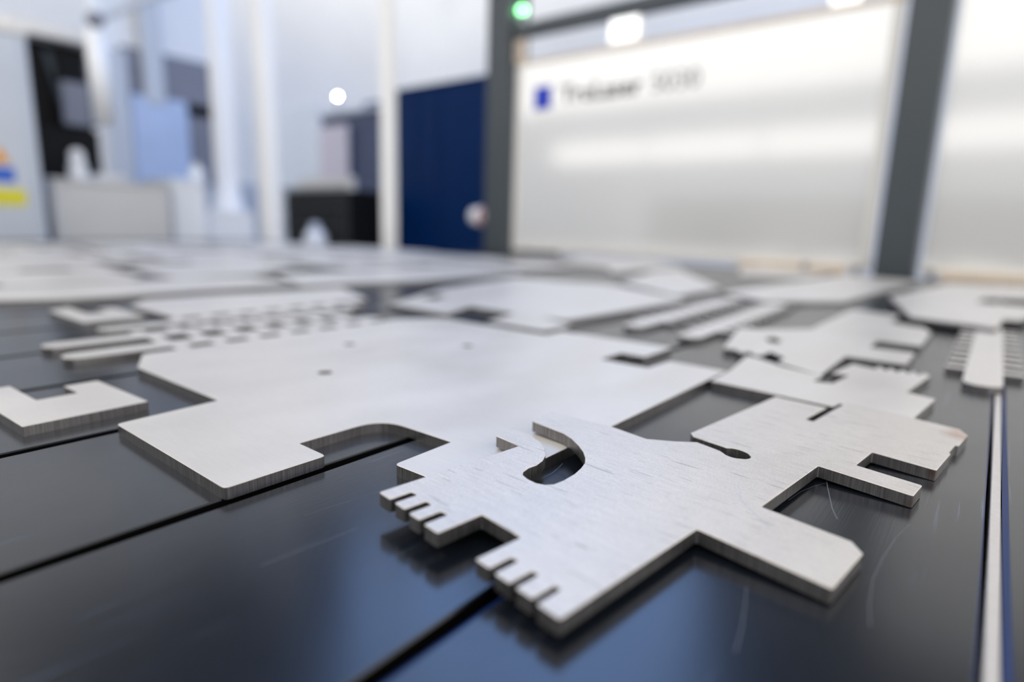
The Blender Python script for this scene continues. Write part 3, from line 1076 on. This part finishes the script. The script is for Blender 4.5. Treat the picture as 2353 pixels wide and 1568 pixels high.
f0, f1 = on_y(738, 400, YF), on_y(915, 400, YF)
zf1 = on_y(800, 262, YF).z
fe = empty('wire_fence', ((f0.x + f1.x) / 2, YF, -0.9), 'slate blue cabinet wall behind a fine dark wire fence', 'fence')
box_obj('backing', (f0.x, YF + .03, -0.9), (f1.x, YF + .08, zf1), 'slate', fe, 0.006)
box_obj('upper_backing', (f0.x + .45, YF + .4, zf1 - .1), (f1.x, YF + .45, zf1 + .22), 'slate', fe, 0.006)
box_obj('top_rail', (f0.x, YF - .02, zf1), (f1.x, YF + .1, zf1 + .05), 'lightgrey', fe, 0.006)
nw = 26
for k in range(nw):
    x = f0.x + (f1.x - f0.x) * (k + .5) / nw
    MB().tube((x, YF, -0.88), (x, YF, zf1), 0.0022, 5).build('wire', 'midgrey', fe)
for k in range(12):
    z = -0.4 + k * 0.19
    if z < zf1:
        MB().tube((f0.x, YF - .006, z), (f1.x, YF - .006, z), 0.005, 5).build('cross_wire', 'ink', fe)
p0, p1 = on_y(738, 430, YF - .06), on_y(798, 285, YF - .06)
sh = box_obj('notice_sheet', (p0.x, YF - .06, p0.z), (p1.x, YF - .045, p1.z), 'pink', None, 0.001)
tag(sh, 'pale pinkish notice sheet hung on the wire fence', 'notice')
p = on_y(770, 221, YF)
le = empty('status_lamp', (p.x, YF - .02, zf1 + .05), 'small glowing blue-white lamp on top of the wire fence', 'light')
MB().tube((p.x, YF + .04, zf1 + .0505), (p.x, YF + .04, max(p.z - .01, zf1 + .07)), 0.012, 12).build('stem', 'midgrey', le)
MB().ball((p.x, YF + .04, max(p.z, zf1 + .08)), 0.013).build('bulb', 'led_blue', le, True)

YB = 3.6
p0, p1 = on_y(652, 545, YB), on_y(800, 545, YB)
zt_ = on_y(720, 432, YB).z
ba = empty('wire_basket', ((p0.x + p1.x) / 2, YB + .2, -0.9), 'black wire basket between the two white posts', 'basket')
box_obj('liner', (p0.x + .02, YB + .02, -0.9), (p1.x - .02, YB + .5, zt_ - .02), 'black', ba, 0.006)
for k in range(17):
    x = p0.x + (p1.x - p0.x) * k / 16
    MB().tube((x, YB, -0.9), (x, YB, zt_), 0.004, 5).build('wire', 'ink_grey', ba)
for z in (zt_, zt_ - .18, zt_ - .36):
    MB().tube((p0.x, YB - .006, z), (p1.x, YB - .006, z), 0.008, 6).build('rim_wire', 'ink', ba)
p0, p1 = on_y(640, 425, 3.9), on_y(765, 425, 3.9)
tagb = box_obj('cream_board', (p0.x, 3.9 + .25, -0.9), (p1.x, 3.9 + .29, on_y(700, 405, 3.9).z), 'panel_edge', None, 0.004)
tag(tagb, 'cream board standing behind the black wire basket', 'board')
p = on_y(725, 541, 3.45)
cn = empty('white_canister', (p.x, 3.45, -0.9), 'small white canister in front of the black wire basket', 'canister')
MB().lathe((p.x, 3.45, -0.9), [(0.1, 0), (0.1, p.z + .9), (0.07, p.z + .95)], 18).build('body', 'white', cn, True)
MB().lathe((p.x, 3.45, p.z + .05), [(0.05, 0), (0.05, .05), (0.02, .07)], 18).build('cap', 'lightgrey', cn, True)

YN_ = 4.2
p0, p1 = on_y(912, 400, YN_), on_y(1190, 400, YN_)
zl, zr = on_y(914, 208, YN_).z, on_y(1066, 178, YN_).z
nv = empty('navy_container', ((p0.x + p1.x) / 2, YN_ + .3, -0.9), 'tall navy blue container between white post and gate post', 'container')
zn = (zl + zr) / 2
box_obj('body', (p0.x - .1, YN_, -0.9), (p1.x, YN_ + .7, zn - .03), 'navy', nv, 0.01)
box_obj('lid', (p0.x - .11, YN_ - .01, zn - .03), (p1.x + .01, YN_ + .71, zn), 'navy', nv, 0.006)
for x in (p0.x + .25, p0.x + .55):
    box_obj('rib', (x, YN_ - .012, -0.85), (x + .05, YN_, zn - .04), 'navy', nv, 0.004)
# unseen dark block and bluish glow panel, both added for what glossy surfaces reflect
mb = empty('added_dark_block', (-0.8, -2.6, -0.9), 'unseen dark block added on the near side to darken reflections', 'machine')
box_obj('body', (-4.0, -3.1, -0.9), (2.5, -2.2, 0.45), 'darkblock', mb, 0.02)
box_obj('cover', (-4.0, -3.0, 0.45), (2.5, -2.3, 0.60), 'anthracite', mb, 0.02)
c = EYE + FWD * 0
az = YAW - math.radians(2)
dirv = Vector((-math.sin(az), math.cos(az), 0))
side = Vector((dirv.y, -dirv.x, 0))
lc = dirv * 5.6 + Vector((0, 0, 4.19))
# hair scratches in the slats and a fibre on the comb plate
def ribbon(name, pts, w, m, parent=None):
    v_, f_ = [], []
    for i_, p_ in enumerate(pts):
        a_, b_ = pts[max(0, i_ - 1)], pts[min(len(pts) - 1, i_ + 1)]
        t_ = (b_ - a_).normalized()
        n_ = Vector((-t_.y, t_.x, 0)) * w / 2
        v_ += [p_ - n_, p_ + n_, p_ + n_ + Vector((0, 0, .00004)), p_ - n_ + Vector((0, 0, .00004))]
        if i_:
            k_ = i_ * 4
            f_ += [(k_ - 4 + a__, k_ - 4 + (a__ + 1) % 4, k_ + (a__ + 1) % 4, k_ + a__) for a__ in range(4)]
    return mesh_obj(name, v_, f_, m, parent)


for pts_, w_ in (([(1899, 1104), (1902, 1122), (1907, 1145), (1912, 1168), (1920, 1186), (1925, 1194)], 0.0006),
                 ([(2090, 1205), (2060, 1235), (2030, 1280), (2006, 1330), (1998, 1390), (2000, 1440)], 0.0003),
                 ([(1690, 1500), (1705, 1440), (1712, 1390), (1715, 1350)], 0.0003),
                 ([(1245, 1100), (1268, 1088), (1285, 1074), (1293, 1065)], 0.0004),
                 ([(1812, 1150), (1840, 1130), (1870, 1118), (1905, 1108)], 0.0002),
                 ([(820, 1215), (700, 1262), (600, 1300)], 0.0003),
                 ([(870, 1130), (820, 1146), (700, 1185)], 0.0002)):
    ribbon('scratch_mark', [at(x_, y_, 0.00003) for x_, y_ in pts_], w_, 'scratch', tb)
fb = ribbon('fibre', [atp(x_, y_, PL_A) + Vector((0, 0, .0003)) for x_, y_ in
                      ((1694, 1117), (1701, 1130), (1701, 1146), (1708, 1157), (1730, 1178), (1752, 1200), (1775, 1222))], 0.00022, 'fibre')
tag(fb, 'thin pale blue fibre lying on the tilted comb plate', 'fibre')

lp = empty('added_glow_panel', lc, 'unseen bluish glow panel added high above the table for the slat reflections', 'lamp')  # stands in for a bluish skylight; added to put blue into the slats
q = [lc + dirv * a_ + side * b_ for a_, b_ in ((-2.2, -1.3), (-2.2, 1.2), (2.2, 2.4), (2.2, -2.4))]
mesh_obj('diffuser', q + [p_ + Vector((0, 0, .02)) for p_ in q],
         [(0, 1, 2, 3), (7, 6, 5, 4), (0, 4, 5, 1), (1, 5, 6, 2), (2, 6, 7, 3), (3, 7, 4, 0)], 'diffuser', lp)
qh = [p_ + Vector((0, 0, .021)) for p_ in q]
mesh_obj('housing', qh + [p_ + Vector((0, 0, .08)) for p_ in qh],
         [(0, 1, 2, 3), (7, 6, 5, 4), (0, 4, 5, 1), (1, 5, 6, 2), (2, 6, 7, 3), (3, 7, 4, 0)], 'lightgrey', lp)
